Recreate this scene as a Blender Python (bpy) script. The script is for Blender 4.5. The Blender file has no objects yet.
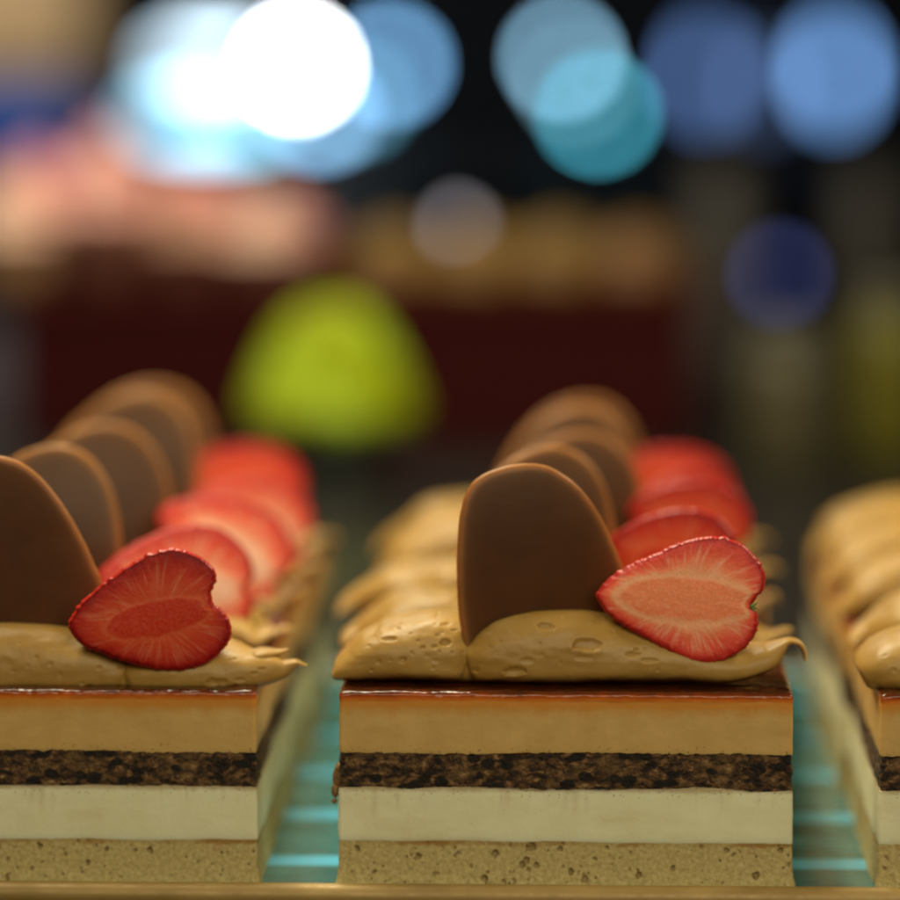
import bpy, math, random
import numpy as np
from mathutils import Vector, Matrix

random.seed(7)
CM = 0.01
scene = bpy.context.scene
COL = scene.collection

# ------------------------------------------------------------------ camera
D = 75.0                                  # cm from lens to the front row of slices
W = 17.61 / 75.0                          # frame width / distance
VX, VY = 572.0, -10.0                     # where the rows of slices run to
tx, ty = (VX - 450) / 900 * W, (450 - VY) / 900 * W
pitch = math.atan(ty)
yaw = math.atan(tx / math.sqrt(1 + ty * ty))
ROT = (Matrix.Rotation(yaw, 3, 'Z') @ Matrix.Rotation(math.pi / 2 - pitch, 3, 'X'))


def ray(px, py):
    return ROT @ Vector(((px - 450) / 900 * W, (450 - py) / 900 * W, -1.0))


r0 = ray(565, 885)
CAM = Vector((-r0.x * D / r0.y, -D, -r0.z * D / r0.y))


def at(px, py, y):
    """point (cm) of the plane at depth y that the photograph shows at px, py"""
    r = ray(px, py)
    return CAM + r * ((y - CAM.y) / r.y)


cd = bpy.data.cameras.new('camera')
cam = bpy.data.objects.new('camera', cd)
COL.objects.link(cam)
cam.matrix_world = Matrix.Translation(CAM * CM) @ ROT.to_4x4()
cd.sensor_fit = 'HORIZONTAL'
cd.sensor_width = 24.0
cd.lens = 24.0 / W
cd.clip_start, cd.clip_end = 0.02, 60
cd.dof.use_dof = True
cd.dof.focus_distance = 0.7545
cd.dof.aperture_fstop = cd.lens / 30.0     # a 3 cm entrance pupil
scene.camera = cam

# ------------------------------------------------------------------ noise
_rs = np.random.RandomState(3)
_perm = _rs.permutation(256)
_perm = np.concatenate([_perm, _perm, _perm])
_grad = _rs.normal(size=(256, 3))
_grad /= np.linalg.norm(_grad, axis=1)[:, None]


def pnoise(p):
    p = np.asarray(p, float)
    i = np.floor(p).astype(int)
    f = p - i
    u = f * f * f * (f * (f * 6 - 15) + 10)
    i &= 255
    out = 0
    for dx in (0, 1):
        for dy in (0, 1):
            for dz in (0, 1):
                h = _perm[_perm[_perm[i[..., 0] + dx] + i[..., 1] + dy] + i[..., 2] + dz]
                g = _grad[h]
                d = f - np.array([dx, dy, dz])
                w = ((u[..., 0] if dx else 1 - u[..., 0]) * (u[..., 1] if dy else 1 - u[..., 1])
                     * (u[..., 2] if dz else 1 - u[..., 2]))
                out = out + w * (g * d).sum(-1)
    return out * 1.6


def fbm(p, oct=4, gain=0.5):
    p = np.asarray(p, float)
    a, s, o = 1.0, 0, 0
    for k in range(oct):
        o = o + a * pnoise(p * (2.03 ** k) + 17.3 * k)
        s += a
        a *= gain
    return o / s


# ------------------------------------------------------------------ mesh helpers (all in cm)
def make_mesh(name, verts, faces, mats, mat_ids=None, smooth=True, attrs=None):
    me = bpy.data.meshes.new(name)
    v = np.asarray(verts, float) * CM
    me.from_pydata([tuple(q) for q in v], [], [tuple(int(k) for k in f) for f in faces])
    for m in mats:
        me.materials.append(m)
    if mat_ids is not None:
        me.polygons.foreach_set('material_index', np.asarray(mat_ids, np.int32))
    me.polygons.foreach_set('use_smooth', np.full(len(me.polygons), smooth, bool))
    for an, av in (attrs or {}).items():
        av = np.asarray(av, np.float32)
        if av.ndim == 1:
            me.attributes.new(an, 'FLOAT', 'POINT').data.foreach_set('value', av)
        else:
            me.attributes.new(an, 'FLOAT_VECTOR', 'POINT').data.foreach_set('vector', av.ravel())
    me.update()
    return me


def grid_faces(nu, nv, wu=False, wv=False, off=0):
    iu = np.arange(nu if wu else nu - 1)
    iv = np.arange(nv if wv else nv - 1)
    a, b = np.meshgrid(iu, iv, indexing='ij')
    a2, b2 = (a + 1) % nu, (b + 1) % nv
    f = np.stack([a * nv + b, a2 * nv + b, a2 * nv + b2, a * nv + b2], -1).reshape(-1, 4) + off
    return f.tolist()


class MB:
    """collects shapes into one mesh"""
    def __init__(self):
        self.v, self.f, self.m = [], [], []

    def add(self, verts, faces, mid=0):
        o = len(self.v)
        self.v += [tuple(q) for q in verts]
        self.f += [[k + o for k in f] for f in faces]
        self.m += [mid] * len(faces)

    def box(self, lo, hi, mid=0, bev=0.0):
        (x0, y0, z0), (x1, y1, z1) = lo, hi
        b = bev
        if b <= 0:
            vs = [(x, y, z) for x in (x0, x1) for y in (y0, y1) for z in (z0, z1)]
            self.add(vs, [(0, 1, 3, 2), (4, 6, 7, 5), (0, 4, 5, 1), (2, 3, 7, 6), (0, 2, 6, 4), (1, 5, 7, 3)], mid)
            return
        prof = []
        for k in range(4):
            a = math.pi / 2 * k / 3
            prof.append((b - b * math.sin(a), z0 + b - b * math.cos(a)))
        prof = [(b - b * math.sin(math.pi / 2 * k / 3), z0 + b - b * math.cos(math.pi / 2 * k / 3)) for k in range(4)]
        prof += [(b - b * math.cos(math.pi / 2 * k / 3), z1 - b + b * math.sin(math.pi / 2 * k / 3)) for k in range(4)]
        rings = []
        for ins, z in prof:
            ring = []
            for cx, cy, a0 in ((x1 - b, y0 + b, -90), (x1 - b, y1 - b, 0), (x0 + b, y1 - b, 90), (x0 + b, y0 + b, 180)):
                for k in range(5):
                    a = math.radians(a0 + 90 * k / 4)
                    rr = max(b - ins, 1e-4)
                    ring.append((cx + rr * math.cos(a), cy + rr * math.sin(a), z))
            rings.append(ring)
        n = len(rings[0])
        vs = [q for r in rings for q in r]
        fs = []
        for j in range(len(rings) - 1):
            for k in range(n):
                k2 = (k + 1) % n
                fs.append((j * n + k, j * n + k2, (j + 1) * n + k2, (j + 1) * n + k))
        fs.append(list(range(n))[::-1])
        fs.append([(len(rings) - 1) * n + k for k in range(n)])
        self.add(vs, fs, mid)

    def lathe(self, prof, c=(0, 0, 0), seg=40, mid=0, ridges=0, depth=0.0, twist=0.0):
        vs, fs = [], []
        for j, (r, z) in enumerate(prof):
            for k in range(seg):
                a = 2 * math.pi * k / seg
                rr = r * (1 + depth * math.cos(ridges * a + twist * z)) if ridges else r
                vs.append((c[0] + rr * math.cos(a), c[1] + rr * math.sin(a), c[2] + z))
        for j in range(len(prof) - 1):
            for k in range(seg):
                k2 = (k + 1) % seg
                fs.append((j * seg + k, j * seg + k2, (j + 1) * seg + k2, (j + 1) * seg + k))
        fs.append(list(range(seg))[::-1])
        fs.append([(len(prof) - 1) * seg + k for k in range(seg)])
        self.add(vs, fs, mid)

    def mesh(self, name, mats, smooth=True):
        return make_mesh(name, self.v, self.f, mats, self.m, smooth)


def link(name, me, parent=None, loc=(0, 0, 0), rot=(0, 0, 0), scale=1.0):
    o = bpy.data.objects.new(name, me)
    COL.objects.link(o)
    o.location = Vector(loc) * CM
    o.rotation_euler = rot
    o.scale = (scale,) * 3 if not hasattr(scale, '__len__') else scale
    if parent:
        o.parent = parent
    return o


def tag(o, label=None, cat=None, group=None, kind=None):
    for k, v in (('label', label), ('category', cat), ('group', group), ('kind', kind)):
        if v:
            o[k] = v
    return o


# ------------------------------------------------------------------ material helpers
class Nodes:
    def __init__(self, name):
        self.mat = bpy.data.materials.new(name)
        self.mat.use_nodes = True
        self.nt = self.mat.node_tree
        self.b = self.nt.nodes['Principled BSDF']
        self.out = self.nt.nodes['Material Output']

    def put(self, sock, val):
        if isinstance(val, bpy.types.NodeSocket):
            self.nt.links.new(val, sock)
        elif val is not None:
            if sock.type == 'RGBA' and len(val) == 3:
                val = (*val, 1)
            sock.default_value = val

    def node(self, typ, **kw):
        n = self.nt.nodes.new(typ)
        ins = kw.pop('ins', {})
        for k, v in kw.items():
            setattr(n, k, v)
        for k, v in ins.items():
            self.put(n.inputs[k], v)
        return n

    def coords(self, scale=(1, 1, 1), off=(0, 0, 0)):
        """object coordinates in cm"""
        t = self.node('ShaderNodeTexCoord')
        m = self.node('ShaderNodeMapping', ins={'Vector': t.outputs['Object'], 'Location': off,
                                                'Scale': tuple(100 * s for s in scale)})
        return m.outputs[0]

    def noise(self, vec, scale=1, detail=4, rough=0.55, dist=0.0):
        return self.node('ShaderNodeTexNoise', ins={'Vector': vec, 'Scale': scale, 'Detail': detail,
                                                    'Roughness': rough, 'Distortion': dist}).outputs['Fac']

    def voro(self, vec, scale=1, feature='F1', rnd=1.0):
        n = self.node('ShaderNodeTexVoronoi', feature=feature, ins={'Vector': vec, 'Scale': scale, 'Randomness': rnd})
        return n.outputs['Distance'], n.outputs['Color'] if feature == 'F1' else None

    def ramp(self, fac, stops, interp='LINEAR'):
        n = self.node('ShaderNodeValToRGB', ins={'Fac': fac})
        cr = n.color_ramp
        cr.interpolation = interp
        while len(cr.elements) < len(stops):
            cr.elements.new(0.5)
        for e, (p, c) in zip(cr.elements, stops):
            e.position = p
            e.color = (c, c, c, 1) if not hasattr(c, '__len__') else (*c, 1)
        return n.outputs['Color']

    def mix(self, fac, a, b, mode='MIX'):
        n = self.node('ShaderNodeMix', data_type='RGBA', blend_type=mode)
        self.put(n.inputs[0], fac)
        self.put(n.inputs[6], a)
        self.put(n.inputs[7], b)
        return n.outputs[2]

    def math(self, op, a, b=None, c=None, clamp=False):
        n = self.node('ShaderNodeMath', operation=op, use_clamp=clamp)
        for i, v in enumerate((a, b, c)):
            if v is not None:
                self.put(n.inputs[i], v)
        return n.outputs[0]

    def sep(self, vec):
        return self.node('ShaderNodeSeparateXYZ', ins={'Vector': vec}).outputs

    def attr(self, name):
        return self.node('ShaderNodeAttribute', attribute_name=name).outputs

    def bump(self, h, strength=0.3, dist=0.0005, normal=None):
        n = self.node('ShaderNodeBump', ins={'Height': h, 'Strength': strength, 'Distance': dist})
        if normal is not None:
            self.put(n.inputs['Normal'], normal)
        return n.outputs[0]

    def set(self, **kw):
        for k, v in kw.items():
            self.put(self.b.inputs[k.replace('_', ' ')], v)
        return self

    def sss(self, w=0.4, scale=0.002, rad=(1, .5, .2)):
        self.put(self.b.inputs['Subsurface Weight'], w)
        self.put(self.b.inputs['Subsurface Radius'], rad)
        self.put(self.b.inputs['Subsurface Scale'], scale)
        return self


def plain(name, col, rough=0.5, metal=0.0, var=0.25, scale=1.5, **kw):
    n = Nodes(name)
    c = n.coords()
    f = n.noise(c, scale, 5)
    dark = tuple(x * (1 - var) for x in col)
    lite = tuple(min(1, x * (1 + var)) for x in col)
    n.set(Base_Color=n.ramp(f, [(0.3, dark), (0.7, lite)]), Roughness=rough, Metallic=metal, **kw)
    return n.mat


def emit(name, col, strength):
    n = Nodes(name)
    n.set(Base_Color=(.8, .8, .8), Emission_Color=col, Emission_Strength=strength, Roughness=.3)
    return n.mat


def mat_sponge():
    n = Nodes('sponge_crumb')
    c = n.coords()
    z = n.sep(c)[2]
    base = n.ramp(n.noise(c, 11, 7, .72), [(.28, (.34, .235, .085)), (.48, (.55, .42, .17)), (.74, (.76, .62, .31))])
    v, _ = n.voro(n.coords((1, 1, .8)), 6.5)
    pore = n.math('MULTIPLY', n.ramp(v, [(.10, 1), (.24, 0)]), n.ramp(n.noise(c, 2.3, 2), [(.48, 0), (.58, 1)]))
    base = n.mix(n.math('MULTIPLY', pore, .85), base, (.12, .06, .015))
    v2, _ = n.voro(c, 17)
    base = n.mix(n.math('MULTIPLY', n.ramp(v2, [(.06, 1), (.2, 0)]), .5), base, (.15, .08, .03))
    edge = n.ramp(n.math('ADD', z, n.math('MULTIPLY', n.noise(c, 4, 3), .10)), [(0, 0), (1, 1)])
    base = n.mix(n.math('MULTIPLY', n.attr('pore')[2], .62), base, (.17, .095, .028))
    crust = n.ramp(n.math('ADD', z, n.math('MULTIPLY', n.noise(c, 5, 3), .12)), [(.82, 0), (.875, 1), (.96, 1), (1.0, .6)])
    patch = n.ramp(n.noise(n.coords((1, 1, .2), (4, 0, 0)), 1.1, 3), [(.38, .1), (.6, 1)])
    base = n.mix(n.math('MULTIPLY', n.math('MULTIPLY', crust, patch), .85), base, (.34, .16, .025))
    berry = n.ramp(n.noise(n.coords((.8, .8, 1.2), (3, 1, 0)), 2.1, 3), [(.66, 0), (.72, 1)])
    berry = n.math('MULTIPLY', berry, n.ramp(z, [(.55, 0), (.8, .6)]))
    base = n.mix(berry, base, (.42, .10, .07))
    h = n.math('ADD', n.noise(c, 22, 4, .7), n.math('MULTIPLY', n.ramp(v, [(.05, 0), (.25, 1)]), .6))
    n.set(Base_Color=base, Roughness=.85, Normal=n.bump(h, .45, .0004)).sss(.15, .0015)
    return n.mat


def mat_white():
    n = Nodes('vanilla_mousse')
    c = n.coords()
    z = n.sep(c)[2]
    base = n.ramp(n.noise(c, 1.2, 4), [(.3, (.85, .785, .50)), (.7, (.93, .865, .60))])
    st = n.ramp(n.noise(n.coords((1, 1, .10), (5, 2, 0)), 4.0, 3), [(.56, 0), (.72, 1)])
    hang = n.ramp(z, [(1.35 / 2, 0), (1.0, 1)])
    zz = n.math('MULTIPLY', z, .5)
    hang = n.ramp(zz, [(.66, 0), (.96, .9)])
    base = n.mix(n.math('MULTIPLY', n.math('MULTIPLY', st, hang), .45), base, (.36, .20, .07))
    top = n.ramp(n.math('ADD', zz, n.math('MULTIPLY', n.noise(c, 5, 3), .06)), [(.955, 0), (1.0, .7)])
    base = n.mix(top, base, (.40, .22, .08))
    vs, _ = n.voro(c, 11)
    dirt = n.math('MULTIPLY', n.ramp(vs, [(.10, 1), (.22, 0)]), n.ramp(n.math('ADD', zz, n.math('MULTIPLY', n.noise(c, 2, 3), .14)), [(.90, 0), (1.0, 1)]))
    base = n.mix(n.math('MULTIPLY', dirt, .75), base, (.20, .09, .03))
    smear = n.ramp(n.noise(n.coords((.35, 1, 1.2), (2, 1, 3)), 1.6, 4), [(.55, 0), (.75, .35)])
    base = n.mix(smear, base, (.70, .55, .26))
    v, _ = n.voro(c, 3.4)
    base = n.mix(n.ramp(v, [(.025, .6), (.05, 0)]), base, (.40, .26, .10))
    h = n.noise(c, 14, 4)
    n.set(Base_Color=base, Roughness=.42, Normal=n.bump(h, .06, .0004)).sss(.35, .004, (1, .75, .4))
    return n.mat


def mat_dark():
    n = Nodes('chocolate_crumb')
    c = n.coords()
    w = n.noise(c, 3.0, 3)
    base = n.ramp(n.noise(n.coords((1, 1, 1.5)), 4.2, 7, .68, .4),
                  [(.36, (.012, .006, .004)), (.46, (.035, .016, .008)), (.56, (.19, .090, .032)), (.68, (.46, .28, .12))])
    v, _ = n.voro(n.coords((1, 1, 1.5)), 2.6)
    chunk = n.ramp(n.math('ADD', v, n.math('MULTIPLY', n.noise(c, 6, 3), .25)), [(.47, 1), (.56, 0)])
    tanband = n.math('MULTIPLY', n.ramp(n.noise(n.coords((.5, 1, 2.2), (0, 3, 1)), 2.4, 4), [(.52, 0), (.64, 1)]), .38)
    base = n.mix(tanband, base, (.30, .165, .055))
    base = n.mix(n.math('MULTIPLY', chunk, .95), base, (.009, .005, .004))
    v2, _ = n.voro(c, 15)
    base = n.mix(n.ramp(v2, [(.08, .75), (.25, 0)]), base, (.012, .006, .003))
    h = n.math('ADD', n.noise(c, 14, 5, .7), n.math('MULTIPLY', v2, .5))
    n.set(Base_Color=base, Roughness=.6, Normal=n.bump(h, .9, .0008))
    return n.mat


def mat_coffee():
    n = Nodes('coffee_mousse')
    c = n.coords()
    z = n.math('MULTIPLY', n.sep(c)[2], .25)
    base = n.ramp(n.noise(c, 1.4, 4), [(.3, (.60, .36, .115)), (.7, (.70, .44, .155))])
    fine = n.noise(c, 26, 3)
    base = n.mix(n.ramp(fine, [(.60, 0), (.75, .25)]), base, (.42, .25, .08))
    soak = n.math('ADD', z, n.math('MULTIPLY', n.math('SUBTRACT', n.noise(n.coords((1, 1, .35)), 1.6, 4), .5), .12))
    base = n.mix(n.ramp(soak, [(.845, 0), (.91, 1)]), base, (.60, .25, .035))
    top = n.math('ADD', z, n.math('MULTIPLY', n.math('SUBTRACT', n.noise(n.coords((1, 1, .5)), 2.2, 4), .5), .035))
    base = n.mix(n.ramp(top, [(.890, 0), (.918, 1)]), base, (.66, .25, .025))
    spot = n.ramp(n.noise(n.coords((1, 1, .6), (1.7, 0, .4)), 1.3, 2), [(.68, 0), (.76, .55)])
    base = n.mix(spot, base, (.52, .27, .06))
    vs, _ = n.voro(c, 10)
    dirt = n.math('MULTIPLY', n.ramp(vs, [(.10, 1), (.24, 0)]), n.ramp(n.math('SUBTRACT', z, n.math('MULTIPLY', n.noise(c, 2, 3), .06)), [(.645, 1), (.69, 0)]))
    base = n.mix(n.math('MULTIPLY', dirt, .8), base, (.10, .045, .015))
    v, _ = n.voro(c, 4.2)
    base = n.mix(n.ramp(v, [(.03, .7), (.055, 0)]), base, (.25, .12, .04))
    h = n.math('ADD', n.noise(c, 18, 4), n.math('MULTIPLY', n.ramp(v, [(.02, 0), (.07, 1)]), .5))
    n.set(Base_Color=base, Roughness=.45, Normal=n.bump(h, .10, .0004)).sss(.3, .003, (1, .6, .25))
    return n.mat


def mat_glaze():
    n = Nodes('caramel_glaze')
    c = n.coords()
    z = n.math('ADD', n.sep(c)[2], n.math('MULTIPLY', n.math('SUBTRACT', n.noise(c, 2.5, 4), .5), .10))
    base = n.ramp(n.math('DIVIDE', n.math('SUBTRACT', z, 3.64), .28),
                  [(.10, (.78, .36, .07)), (.35, (.70, .20, .02)), (.60, (.42, .085, .009)), (.80, (.13, .025, .005)), (.95, (.05, .012, .004))])
    h = n.noise(n.coords((.5, 1, 1)), 2.6, 3)
    n.set(Base_Color=base, Roughness=.13, IOR=1.42, Specular_IOR_Level=.42, Normal=n.bump(h, .5, .0015))
    n.sss(.4, .003, (1, .4, .1))
    return n.mat


def mat_cream(name, a, b):
    n = Nodes(name)
    c = n.coords()
    base = n.ramp(n.noise(c, 1.1, 5), [(.3, a), (.7, b)])
    v, _ = n.voro(n.coords((1, 1, 1.4)), 5.5)
    keep = n.ramp(n.noise(c, 1.3, 2), [(.50, 0), (.62, 1)])
    pin = n.math('MULTIPLY', n.ramp(v, [(.04, 1), (.10, 0)]), keep)
    base = n.mix(n.math('MULTIPLY', pin, .5), base, (.28, .15, .05))
    h = n.math('SUBTRACT', n.noise(n.coords((1, .5, 1)), 5, 5, .55), n.math('MULTIPLY', pin, .6))
    n.set(Base_Color=base, Roughness=.42, Specular_IOR_Level=.35, Normal=n.bump(h, .10, .0007)).sss(.35, .003, (1, .6, .25))
    return n.mat


def mat_choc():
    n = Nodes('milk_chocolate')
    c = n.coords()
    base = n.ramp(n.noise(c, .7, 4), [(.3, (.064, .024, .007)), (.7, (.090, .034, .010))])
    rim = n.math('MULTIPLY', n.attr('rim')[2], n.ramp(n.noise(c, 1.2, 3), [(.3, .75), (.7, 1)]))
    base = n.mix(rim, base, (.30, .135, .040))  # paler edge colour paints in the back-lit glow of the thin disc
    h = n.noise(n.coords((.5, 1, 1.0)), 3.0, 4)
    n.set(Base_Color=base, Roughness=.38, Specular_IOR_Level=.2, Normal=n.bump(h, .12, .0006)).sss(.5, .005, (1, .5, .2))
    return n.mat


def mat_face(name, ripe, pale_core=False):
    n = Nodes(name)
    spec = .18 if ripe else .35
    rad = n.attr('rad')[2]
    sv = n.attr('streak')[1]
    c = n.coords()
    # wobble the rings so that the core edge is not perfect
    rr = n.math('ADD', rad, n.math('MULTIPLY', n.math('SUBTRACT', n.noise(c, 2.2, 4), .5), .26))
    if ripe:
        st = [(0, (.62, .035, .010)), (.38, (.60, .032, .009)), (.47, (.72, .11, .04)), (.54, (.68, .075, .022)),
              (.80, (.58, .035, .016)), (.94, (.40, .012, .008)), (1, (.24, .005, .006))]
        pale = (.78, .28, .15)
    else:
        st = [(0, (.95, .25, .095)), (.38, (.93, .22, .08)), (.47, (.94, .38, .19)), (.53, (.95, .40, .20)),
              (.66, (.92, .20, .085)), (.80, (.86, .085, .032)), (.93, (.72, .040, .022)), (1, (.46, .012, .012))]
        pale = (.92, .52, .34)
    if pale_core:
        st = [(0, (.94, .50, .36)), (.24, (.95, .56, .42)), (.42, (.93, .44, .30)), (.56, (.88, .22, .12)),
              (.74, (.82, .085, .04)), (.90, (.60, .030, .018)), (1, (.46, .012, .012))]
    base = n.ramp(rr, st)
    ray_ = n.ramp(n.noise(sv, 1.0, 3, .6), [(.50, 0), (.66, 1)])
    zone = n.ramp(rad, [(.40, 0), (.58, 1), (.82, .8), (.96, 0)])
    base = n.mix(n.math('MULTIPLY', n.math('MULTIPLY', ray_, zone), .50 if not ripe else .38), base, pale)
    grain = n.ramp(n.noise(c, 26, 3, .7), [(.48, 0), (.62, 1)])
    core = n.ramp(rad, [(.0, 1), (.40, .9), (.5, .15)])
    base = n.mix(n.math('MULTIPLY', n.math('MULTIPLY', grain, core), .18 if ripe else .34), base, pale)
    h = n.math('ADD', n.noise(c, 20, 4, .7), n.math('MULTIPLY', n.noise(sv, 1.0, 3), .7))
    n.set(Base_Color=base, Roughness=.36, Normal=n.bump(h, .35, .0006), Specular_IOR_Level=spec)
    n.sss(.18, .003, (1, .25, .12))
    return n.mat


def mat_skin():
    n = Nodes('strawberry_skin')
    c = n.coords()
    base = n.ramp(n.noise(c, 1.5, 4), [(.3, (.36, .010, .010)), (.7, (.56, .030, .016))])
    h = n.noise(c, 8, 3)
    n.set(Base_Color=base, Roughness=.36, Normal=n.bump(h, .25, .0006), Specular_IOR_Level=.3)
    n.sss(.25, .003, (1, .2, .1))
    return n.mat


M = dict(
    sponge=mat_sponge(), white=mat_white(), dark=mat_dark(), flap=plain('soaked_crumb', (.24, .115, .03), .6, 0, .75, 7), coffee=mat_coffee(), glaze=mat_glaze(),
    cream=mat_cream('coffee_cream', (.375, .200, .042), (.440, .258, .066)),
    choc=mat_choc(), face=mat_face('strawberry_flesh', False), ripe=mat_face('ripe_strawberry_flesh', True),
    pale=mat_face('pale_strawberry_flesh', False, True),
    skin=mat_skin(), seed=plain('strawberry_seed', (.62, .40, .10), .4), leaf=plain('calyx_green', (.16, .20, .03), .5),
)

# ------------------------------------------------------------------ slices
HX, DY = 4.5, 4.0                          # half width and depth of a slice, cm


def perimeter(step_f, step_s, step_b, r=.07):
    pts, nor = [], []

    def line(a, b, step, n):
        L = math.dist(a, b)
        k = max(2, int(L / step))
        for i in range(k):
            t = i / k
            pts.append((a[0] + (b[0] - a[0]) * t, a[1] + (b[1] - a[1]) * t))
            nor.append(n)

    def arc(c, a0):
        for i in range(5):
            a = math.radians(a0 + 90 * i / 5)
            pts.append((c[0] + r * math.cos(a), c[1] + r * math.sin(a)))
            nor.append((math.cos(a), math.sin(a)))
    line((-HX + r, 0), (HX - r, 0), step_f, (0, -1))
    arc((HX - r, r), -90)
    line((HX, r), (HX, DY - r), step_s, (1, 0))
    arc((HX - r, DY - r), 0)
    line((HX - r, DY), (-HX + r, DY), step_b, (0, 1))
    arc((-HX + r, DY - r), 90)
    line((-HX, DY - r), (-HX, r), step_s, (-1, 0))
    arc((-HX + r, r), 180)
    return np.array(pts), np.array(nor)


def layer(name, per, zlo, zhi, dz, disp, mat, taper=.010, prof=None):
    """a ring wall between two wavy edges with its own caps; disp(P) gives the outward push in cm"""
    xy, nr = per
    n = len(xy)
    nz = max(4, int(round((np.mean(zhi) - np.mean(zlo)) / dz)) + 1)
    t = np.linspace(0, 1, nz)
    P = np.zeros((n, nz, 3))
    P[..., 0] = xy[:, None, 0]
    P[..., 1] = xy[:, None, 1]
    P[..., 2] = zlo[:, None] * (1 - t) + zhi[:, None] * t
    d = disp(P, t)
    pore = None
    if isinstance(d, tuple):
        d, pore = d
        pore = np.concatenate([pore.reshape(-1), np.zeros(2 * n)])
    P[..., 0] += nr[:, None, 0] * d
    P[..., 1] += nr[:, None, 1] * d
    P[..., 0] *= 1 + taper * (1 - P[..., 2] / 3.8)
    V = P.reshape(-1, 3)
    F = grid_faces(n, nz, True, False)
    top, bot = P[:, -1], P[:, 0]
    o = len(V)
    V = np.concatenate([V, top, bot])
    F.append([o + k for k in range(n)])
    F.append([o + n + k for k in range(n)][::-1])
    return make_mesh(name, V, F, [mat], attrs=None if pore is None else {'pore': pore})


def edge_noise(xy, z, seed, amp, freq, oct=4):
    q = np.stack([xy[:, 0] * freq, xy[:, 1] * freq, np.full(len(xy), seed)], -1)
    return z + amp * fbm(q, oct)


def slice_meshes(seed, hi):
    per = perimeter(.018 if hi else .07, .06 if hi else .12, .4)
    xy, nr = per
    dz = .02 if hi else .06
    rs = np.random.RandomState(seed)
    n = len(xy)
    z0 = np.zeros(n)
    b1 = edge_noise(xy, .87, seed + .3, .06, .7, 6)
    b2 = edge_noise(xy, 1.95, seed + 7.3, .11, .6, 6) + .03 * fbm(np.c_[xy * 7, np.full(n, seed)], 3)
    b3 = edge_noise(xy, 2.66, seed + 11.7, .075, .5, 6) + .05 * fbm(np.c_[xy * 6, np.full(n, seed + 4.)], 4)
    b4 = edge_noise(xy, 3.79, seed + 15.1, .02, .5, 3)

    npore = 120 if hi else 30
    pp = np.c_[rs.uniform(-HX, HX, npore), rs.uniform(.03, .85, npore), np.minimum(rs.gamma(1.1, .017, npore) + .008, .065)]

    def d_sponge(P, t):
        d = .018 * fbm(P * 6 + seed, 5, .65) - .012
        front = np.abs(P[..., 1]) < .01
        pore = np.zeros(d.shape)
        q = P[front]
        if len(q):
            acc = np.zeros(len(q))
            qx = q[:, 0] + .06 * fbm(q * 8 + 3, 3)
            qz = q[:, 2] + .05 * fbm(q * 9 + 40, 3)
            for (x, z, r) in pp:
                rr = (((qx - x) / r) ** 2 + ((qz - z) / (r * 1.2)) ** 2)
                acc = np.maximum(acc, np.clip(1 - rr, 0, 1) ** .6 * r * 1.3)
            d[front] -= acc
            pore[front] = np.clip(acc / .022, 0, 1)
        d = d + .05 * (1 - t) ** 4 * (1 + fbm(P * 3 + seed, 2))
        return d, pore

    def d_soft(P, t):
        return .018 * fbm(P * np.array([.8, .8, 1.5]) + seed, 3) + .004 * fbm(P * 9 + seed, 3) - .012 * (np.abs(t - .5) * 2) ** 8

    def d_dark(P, t):
        return .055 * fbm(P * np.array([4.5, 4.5, 6]) + seed, 5, .62) - .012 - .03 * (np.abs(t - .5) * 2) ** 6

    out = {}
    out['sponge_base'] = layer('sponge_base', per, z0, b1, dz, d_sponge, M['sponge'])
    out['vanilla_mousse'] = layer('vanilla_mousse', per, b1, b2, dz, d_soft, M['white'])
    out['chocolate_sponge'] = layer('chocolate_sponge', per, b2, b3, dz, d_dark, M['dark'])
    out['coffee_mousse'] = layer('coffee_mousse', per, b3, b4, dz, d_soft, M['coffee'])
    # glaze: a poured skin with a rounded, slightly overhanging lip
    lip = edge_noise(xy, 3.71, seed + 21., .05, 1.1, 4)
    prof = [(0.0, 0), (-.003, .015), (-.010, .04), (-.010, .07), (-.006, .10), (.012, .125), (.04, .143), (.08, .155), (.16, .163),
            (.3, .162), (.5, .155), (.8, .150)]
    # profile: (inset, height over the lip edge)
    nrow = len(prof)
    P = np.zeros((n, nrow, 3))
    wob = .025 * fbm(np.c_[xy * 1.3, np.full(n, seed + 3.)], 3)
    for j, (ins, h) in enumerate(prof):
        sx = 1 - ins / HX
        P[:, j, 0] = xy[:, 0] * sx
        P[:, j, 1] = (xy[:, 1] - DY / 2) * (1 - ins / (DY / 2)) + DY / 2
        zz = 3.895 + wob
        f = min(1, h / .15)
        P[:, j, 2] = lip * (1 - f) + zz * f if h <= .15 else zz + (h - .15)
    V = P.reshape(-1, 3)
    F = grid_faces(n, nrow, True, False)
    F.append([k * nrow + nrow - 1 for k in range(n)])
    out['caramel_glaze'] = make_mesh('caramel_glaze', V, F, [M['glaze']])
    return out


def catmull(ctrl, n):
    c = np.asarray(ctrl, float)
    c = np.concatenate([c[:1] * 2 - c[1:2], c, c[-1:] * 2 - c[-2:-1]])
    seg = len(c) - 3
    # sample by chord length so that samples are even
    L = np.linalg.norm(np.diff(c[1:-1, :2], axis=0), axis=1)
    acc = np.concatenate([[0], np.cumsum(L)])
    u = np.linspace(0, acc[-1], n)
    k = np.clip(np.searchsorted(acc, u, side='right') - 1, 0, seg - 1)
    t = ((u - acc[k]) / np.maximum(L[k], 1e-9))[:, None]
    p0, p1, p2, p3 = c[k], c[k + 1], c[k + 2], c[k + 3]
    return .5 * (2 * p1 + (p2 - p0) * t + (2 * p0 - 5 * p1 + 4 * p2 - p3) * t ** 2 + (3 * p1 - p0 - 3 * p2 + p3) * t ** 3)


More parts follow.
